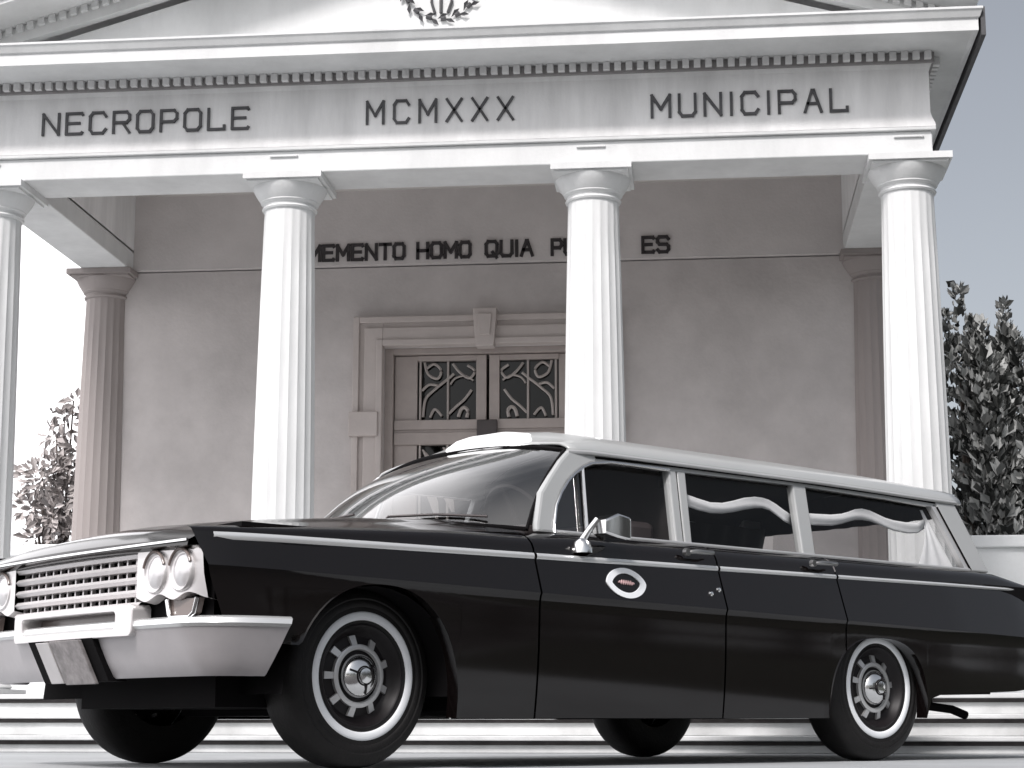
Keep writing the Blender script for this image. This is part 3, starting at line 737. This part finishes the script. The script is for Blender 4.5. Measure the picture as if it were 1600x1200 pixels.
for sg in (1, -1):
    # drip rail
    m = MB(); m.tube([(.36,sg*.695,1.318)]+[(x, sg*.712, 1.322-.012*sm((-x-1.2)/1.2)) for x in ys_(.25,-2.36,26)], .009, 8); m.build('drip_rail', 'frame_metal', roof, smooth=60)
    P = lambda o: (lambda p: (p[0], sg*(gy(p[1])+o), p[1]))
    Af = [(.638,.945),(.628,.985),(.570,1.120),(.495,1.20),(.420,1.274),(.35,1.330)]
    Ar = [(.545,.945),(.535,.985),(.501,1.067),(.455,1.128),(.401,1.182),(.345,1.223),(.296,1.251),(.24,1.274)]
    m = MB(); m.prism(Af+[(.30,1.335),(.20,1.33),(.20,1.285)]+Ar[::-1], P(.012), P(-.025)); m.build('windscreen_pillar', 'roof_paint', H, bevel=.012)
    # frame bright edge around front side glass
    m = MB(); m.tube([(x, sg*(gy(z)+.012), z) for x, z in Ar+[(.12,1.291),(-.24,1.291)]], .0075, 6); m.tube([(.296,sg*(gy(1.25)+.008),1.25),(.352,sg*(gy(.95)+.008),.945)], .010, 6)
    m.build('window_frame', 'chrome', SIDE['fd', sg], smooth=60)
    pil = ((-.246,1.295,-.182,.945,-.292,-.228),(-.300,1.295,-.236,.945,-.352,-.282),(-1.089,1.30,-1.028,.945,-1.182,-1.117))
    for a, zt_, b, zb_, c, d in pil:
        m = MB(); m.prism([(a,zt_),(b,zb_),(d,zb_),(c,zt_)], P(.006), P(-.04)); m.build('door_pillar', 'roof_paint', H, bevel=.006)
    m = MB(); m.tube([(-.296,sg*(gy(1.29)-.004),1.29),(-.232,sg*(gy(.95)-.004),.945)], .006, 6); m.build('pillar_seal', 'underbody', H)
    # top rail above the windows
    m = MB(); m.prism([(.24,1.33),(.24,1.284),(-.3,1.290),(-1.1,1.297),(-1.8,1.286),(-2.165,1.277),(-2.25,1.315),(-1.1,1.325)], P(.004), P(-.03)); m.build('top_rail', 'roof_paint', H)
    m = MB(); m.tube([(x, sg*(gy(1.31)+.006), z) for x, z in ((.24,1.306),(-.3,1.314),(-1.1,1.317),(-1.8,1.31),(-2.2,1.30))], .006, 6); m.build('gutter_shadow_strip', 'underbody', roof)  # black strip drawn in for the shadow line below the drip rail
    # rear pillar
    m = MB(); m.prism([(-2.20,1.277),(-2.335,.945),(-2.485,.945),(-2.46,1.02),(-2.40,1.20),(-2.352,1.325),(-2.2,1.325)], P(.014), P(-.06)); m.build('rear_pillar', 'roof_paint', H, bevel=.010)
    m = MB(); m.prism([(-2.160,1.279),(-2.296,.945),(-2.33,.945),(-2.196,1.279)], P(.006), P(-.03)); m.build('rear_window_frame', 'frame_metal', H)
    m = MB(); m.tube([(-2.2,sg*(gy(1.277)+.010),1.277),(-2.334,sg*(gy(.95)+.010),.95)], .005, 6); m.build('pillar_seal', 'underbody', H)
    # sill strip
    m = MB(); m.tube([(x, sg*(gy(.955)+.004), .952) for x in ys_(.55,-2.36,20)], .010, 6); m.build('sill_moulding', 'frame_metal', H, smooth=60)
    # glass
    for nm, poly in (('vent_glass', [(.53,.95),(.50,1.067),(.40,1.182),(.297,1.25),(.352,.95)]),
                     ('side_glass', [(.345,.95),(.29,1.25),(.2,1.288),(-.25,1.294),(-.185,.95)]),
                     ('side_glass', [(-.35,1.295),(-1.09,1.301),(-1.03,.95),(-.282,.95)]),
                     ('side_glass', [(-1.18,1.295),(-2.165,1.281),(-2.305,.95),(-1.117,.95)])):
        m = MB(); m.add([P(-.018)(p) for p in poly], [tuple(range(len(poly)))]); m.build(nm, 'vent' if nm == 'vent_glass' else 'glass', H)
    # swag curtains
    for pts in ([(-.30,1.182),(-.332,1.178),(-.45,1.156),(-.53,1.146),(-.61,1.15),(-.691,1.165),(-.77,1.184),(-.848,1.197),(-.90,1.199),(-.946,1.192),(-.99,1.172),(-1.03,1.150),(-1.08,1.13)],
                [(-1.12,1.145),(-1.25,1.145),(-1.388,1.152),(-1.47,1.165),(-1.53,1.180),(-1.585,1.195),(-1.639,1.201),(-1.70,1.197),(-1.758,1.184),(-1.81,1.17),(-1.87,1.160),(-1.98,1.155),(-2.068,1.162),(-2.14,1.19)]):
        m = MB(); rows = []
        for i, (x, z) in enumerate(pts):
            w_ = .0265 + .002*sin(i*1.3)
            row = []
            for k in range(7):
                t = -1+k/3; fold = .0025*sin(t*4+i*.5)
                row.append((x, sg*(gy(z)-.048+fold-.006*t*t), z+t*w_))
            rows.append(row)
        m.grid(rows); m.build('swag_curtain', 'curtain', H, smooth=60, solid=.002)
    m = MB(); rows = []
    for k in range(9):                      # gathered drape at the rear corner
        t = k/8; z = 1.262-.30*t; row = []
        for j in range(13):
            v = j/12; x = -2.155-.12*t*1.0 + v*(.02+.27*t**1.6)
            row.append((x, sg*(gy(z)-.055+.004*sin(v*15+t)), z))
        rows.append(row)
    m.grid(rows); m.build('rear_drape', 'curtain', H, smooth=60)
# dark drapes over the middle and far side, partition, seat
m = MB(); m.box(-.285,-.265,-.62,.62,.87,1.36); m.box(-.285,-.265,-.70,.70,.87,1.22); m.build('partition', 'interior', H)
m = MB(); m.box(-.22,-.05,-.64,.64,.87,1.06); m.build('front_seat', 'seat', H, bevel=.03)
m = MB()
rows = [[(x, -(gy(z)-.09)+.01*sin(x*40), z) for x in ys_(-.3,-2.38,60)] for z in (.88,1.0,1.15,1.28)]
m.grid(rows); m.build('far_drape', 'drape_dark', H, smooth=60)
m = MB(); m.grid([[(-2.34+.012*sin(y*45)-(1-t)*.03, y, 1.24+t*(roof_z(abs(y)/.70)-.062-1.24)) for y in ys_(-.66,.66,50)] for t in (0,.4,.7,1)]); m.build('rear_valance', 'drape_dark', H, smooth=60)
m = MB(); m.lathe([(.195,-.01),(.205,0),(.195,.01),(.185,0),(.195,-.01)], 32, 'z'); m.bar((-.19,0,0),(.19,0,0),.025,.012,up=(0,0,1))
sw = m.build('steering_wheel', 'interior', H, smooth=60); sw.location = (.36,.37,1.02); sw.rotation_euler = (0, radians(-62), 0)
m = MB(); m.box(.42,.62,-.7,.7,.88,.99); m.build('dashboard', 'seat', H, bevel=.03)
# windshield
def wsp(s, t):
    b = Vector((1.035-.385*abs(s)**2.6, .765*s, 1.004-.05*abs(s)**2)); h = Vector((.437-.085*s*s, .672*s, 1.382-.055*abs(s)**2.5))
    p = b.lerp(h, t); bul = sin(pi*t)*(1-.5*s*s); p += Vector((.045*bul, 0, .03*bul)); return p
ss = [-1+k/16 for k in range(33)]; tt = [k/10 for k in range(11)]
m = MB(); m.grid([[tuple(wsp(s, t)) for s in ss] for t in tt]); ws = m.build('windshield', 'windshield', H, smooth=60)
m = MB(); m.tube([tuple(wsp(s, 1.0)+Vector((.004,0,.002))) for s in ss], .009, 6); m.tube([tuple(wsp(s, 0)+Vector((.01,0,.004))) for s in ss], .010, 6)
for s in (-1, 1): m.tube([tuple(wsp(s, t)+Vector((.004,0,0))) for t in tt], .009, 6)
m.build('windshield_seal', 'underbody', ws, smooth=60)
m = MB()
m.tube([tuple(wsp(-.975, t)+Vector((.012,0,.006))) for t in tt], .013, 6)
m.build('windshield_trim', 'chrome', ws, smooth=60)
for y0 in (.30, -.30):
    m = MB(); a = wsp(y0/.765, .03)+Vector((.03,0,.012)); b = wsp((y0+.36)/.765 if y0 > 0 else (y0+.36)/.765, .07)+Vector((.022,0,.014)); m.tube([a-Vector((-.02,0,.02)), a, (a+b)/2+Vector((.006,0,.008)), b], .006, 6); m.build('wiper', 'lock_dark', ws, smooth=60)
# rear end
m = MB(); m.grid([[(-2.46-.47*u, s*(.80+.0*u), lerp(u, [(0,.935),(.5,.915),(1,.865)])+.01*(1-s*s)) for s in [-1+k/8 for k in range(17)]] for u in (0,.25,.5,.75,.95,1)]); 
m.grid([[(-2.93-.02*sin(pi*t), s*.90, .865-.46*t) for s in [-1+k/8 for k in range(17)]] for t in [k/6 for k in range(7)]])
m.build('tailgate', 'paint', H, smooth=35)
m = MB(); m.prism([(-.58,1.36),(.58,1.36),(.70,.95),(-.70,.95)], lambda p: (-2.42-(1.36-p[1])*.2, p[0], p[1]), lambda p: (-2.41-(1.36-p[1])*.2, p[0], p[1])); m.build('rear_glass', 'glass', H)
m = MB(); m.prism([(-2.96,.56),(-3.02,.53),(-3.02,.42),(-2.96,.39)], lambda p: (p[0], -.97, p[1]), lambda p: (p[0], .97, p[1])); m.build('rear_bumper', 'bumper', H, bevel=.015)
for s in (1, -1):
    for k in (0, 1):
        m = MB(); m.lathe([(0,-.02),(.05,-.016),(.055,0),(.06,.01)], 20, 'x', (-2.95, s*(.80-.15*k), .72)); m.build('tail_light', 'red_lens', H, smooth=50)
# bright side strip, handles, mirror, emblem, exhaust
for sg in (1, -1):
    for key, x0, x1, nm in (('fender',.772,2.235,'side_moulding'),('fd',-.303,.758,'side_moulding'),('rd',-1.113,-.317,'side_moulding'),('q',-2.90,-1.127,'side_moulding')):
        m = MB(); rows = []
        for x in ys_(x0, x1, 16):
            hgt = lerp(x, [(-2.9,.008),(-1.5,.010),(0,.0125),(1.5,.0145),(2.235,.0155)]); z = ztrim(x); y = wid(x)-inset(z, x)
            rows.append([(x, sg*(y+o), z+q*hgt) for q, o in ((-1,-.004),(-.85,.007),(0,.011),(.85,.006),(1,-.006))])
        m.grid(rows); m.build(nm, 'trim', SIDE[key, sg], smooth=60)
    for key, x in (('fd',-.19),('rd',-1.02)):
        m = MB(); y = wid(x)-.035; m.tube([(x-.07,sg*(y-.01),.898),(x-.05,sg*(y+.018),.900),(x+.05,sg*(y+.018),.900),(x+.075,sg*(y-.006),.898)], [.008,.011,.011,.008], 8); m.lathe([(0,.0),(.016,.0),(.018,-.02)], 14, 'y', (x+.085, sg*(y+.004), .897))
        m.build('door_handle', 'handle_metal', SIDE[key, sg], smooth=60)
    # emblem
    x0_, z0_ = .281, .743
    def eye(a, b, pw, n=40):
        P_ = []
        for k in range(n):
            th = 2*pi*k/n; P_.append((x0_+a*cos(th), z0_+b*(abs(sin(th))**pw)*(1 if sin(th) >= 0 else -1)))
        return P_
    sf = lambda o: (lambda p: (p[0], sg*(wid(p[0])-inset(p[1], p[0])+o), p[1]))
    m = MB(); o_, i_ = eye(.113,.064,1.25), eye(.082,.041,1.5)
    m.grid([[sf(-.002)(p) for p in o_],[sf(.006)(p) for p in o_],[sf(.006)(p) for p in i_],[sf(-.002)(p) for p in i_]], True)
    em = m.build('door_emblem', 'whitewall', SIDE['fd', sg])
    m = MB(); pts = [(x0_+.044-.0875*k/14, z0_+.004-.004*k/14+(.007 if k % 2 else -.006)*(1 if 1 < k < 13 else .3)) for k in range(15)]; m.tube([sf(.004)(p) for p in pts], .0042, 6); m.build('script', 'scrawl', em)
# small door-lock and side specks
for x, z in ((-.30,.742),(-.245,.722)):
    m = MB(); m.lathe([(0,.012),(.010,.009),(.012,0)], 12, 'y', (x+.02, wid(x)-inset(z, x)-.002, z))
    m.build('key_lock', 'chrome', SIDE['fd', 1], smooth=60)
m = MB(); bx, by, bz_ = .50, .935, .876
m.lathe([(0,.045),(.018,.040),(.034,.025),(.042,.0),(.043,-.02)], 18, 'z', (bx,by,bz_)); m.tube([(bx,by,bz_+.03),(bx-.02,by+.02,bz_+.075),(bx-.05,by+.04,bz_+.12)], [.018,.014,.014], 8)
mir = m.build('mirror', 'chrome', SIDE['fd', 1], smooth=60)
m = MB(); 
q = []
for sx, (hw, hz0, hz1) in ((.055,(.040,.930,.985)),(.0,(.062,.918,1.018)),(-.05,(.070,.915,1.012)),(-.062,(.066,.920,1.006))):
    q.append([(.395+sx, .985+yy, zz+ (sx*.10)) for yy, zz in ((-hw,hz0),(hw,hz0),(hw,hz1),(-hw,hz1))])
m.grid(q, True); m.add(q[0], [(0,1,2,3)]); m.add(q[-1], [(0,1,2,3)])
m.build('mirror_head', 'chrome', mir, smooth=40, bevel=.008)
m = MB(); m.tube([(-1.6,.58,.30),(-1.95,.60,.272),(-2.2,.62,.262),(-2.35,.64,.248),(-2.44,.66,.218)], .022, 10); m.build('exhaust_pipe', 'underbody', H, smooth=60)
# raised white visor along the front edge of the roof
m = MB(); rows = []
for k in range(25):
    v = k/24; y = -.06+.60*v; e = min(1, sqrt(max(0, 1-(1-min(1, v/.10))**2)))*(1-sm((v-.5)/.5)); a = abs(y)/.70
    xh = .435-.085*a*a; zh = roof_z(a)-.094*(1-a**3)-.01
    rows.append([(xh+.012, y, zh), (xh+.016*e, y, zh+.03*e), (xh-.03, y, zh+.062*e), (xh-.10, y, zh+.088*e), (xh-.22, y, zh+.096*e), (xh-.38, y, zh+.070)])
m.grid(rows); m.build('roof_visor', 'roof_white', roof, smooth=50)
# ---- wheels
def wheel(x, y, sg, ang=0, steer=0):
    m = MB(); T = .343
    m.lathe([(.185,-.10),(.25,-.105),(.30,-.10),(.328,-.085),(.339,-.06),(T,-.03),(T,.03),(.339,.06),(.328,.082),(.30,.098),(.29,.1015),(.284,.099),(.274,.1035),(.262,.1035),(.256,.099),(.24,.101),(.205,.096),(.185,.086)], 72, 'y')
    w = m.build('wheel', 'rubber', H, smooth=40, loc=(x, y, T)); 
    m = MB(); m.lathe([(.206,.092),(.208,.100),(.215,.1035),(.233,.1045),(.240,.100),(.240,.094)], 72, 'y'); m.build('whitewall', 'whitewall', w, smooth=60)
    m = MB(); m.lathe([(.190,.084),(.196,.092),(.188,.096),(.180,.090),(.172,.066),(.150,.050),(.125,.056),(.110,.060),(.0,.060)], 56, 'y'); rim = m.build('rim', 'rim_black', w, smooth=40)
    m = MB(); m.lathe([(.118,.060),(.118,.074),(.110,.078),(.100,.077),(.096,.066)], 48, 'y')
    for k in range(9):
        a = 2*pi*k/9+.25; d = Vector((cos(a),0,sin(a))); t = Vector((-sin(a),0,cos(a)))
        p = [d*.114-t*.012+Vector((0,.073,0)), d*.114+t*.012+Vector((0,.073,0)), d*.152+t*.014+Vector((0,.060,0)), d*.152-t*.014+Vector((0,.060,0))]
        m.add([tuple(v) for v in p]+[tuple(v-Vector((0,.012,0))) for v in p], [(0,1,2,3),(7,6,5,4),(0,1,5,4),(1,2,6,5),(2,3,7,6),(3,0,4,7)])
    m.build('trim_ring', 'frame_metal', w, smooth=40)
    m = MB(); m.lathe([(.084,.060),(.082,.078),(.072,.094),(.050,.106),(.030,.110),(.028,.118),(.016,.121),(0,.122)], 40, 'y'); cp = m.build('hub_cap', 'chrome', w, smooth=35)
    m = MB()
    for k in range(3):
        a = 2*pi*k/3+.6; m.tube([(.030*cos(a),.116,.030*sin(a)),(.068*cos(a),.100,.068*sin(a))], .004, 6)
    m.lathe([(.032,.112),(.036,.115),(.038,.110)], 24, 'y'); m.build('cap_emblem', 'rim_black', cp)
    w.rotation_euler = (0, radians(ang), radians(steer) if sg > 0 else pi)
    return w
wheel(1.511, .715, 1, 14, 2.5); wheel(-1.452, .785, 1, 40); wheel(1.511, -.76, -1, 5); wheel(-1.500, -.765, -1, 60)
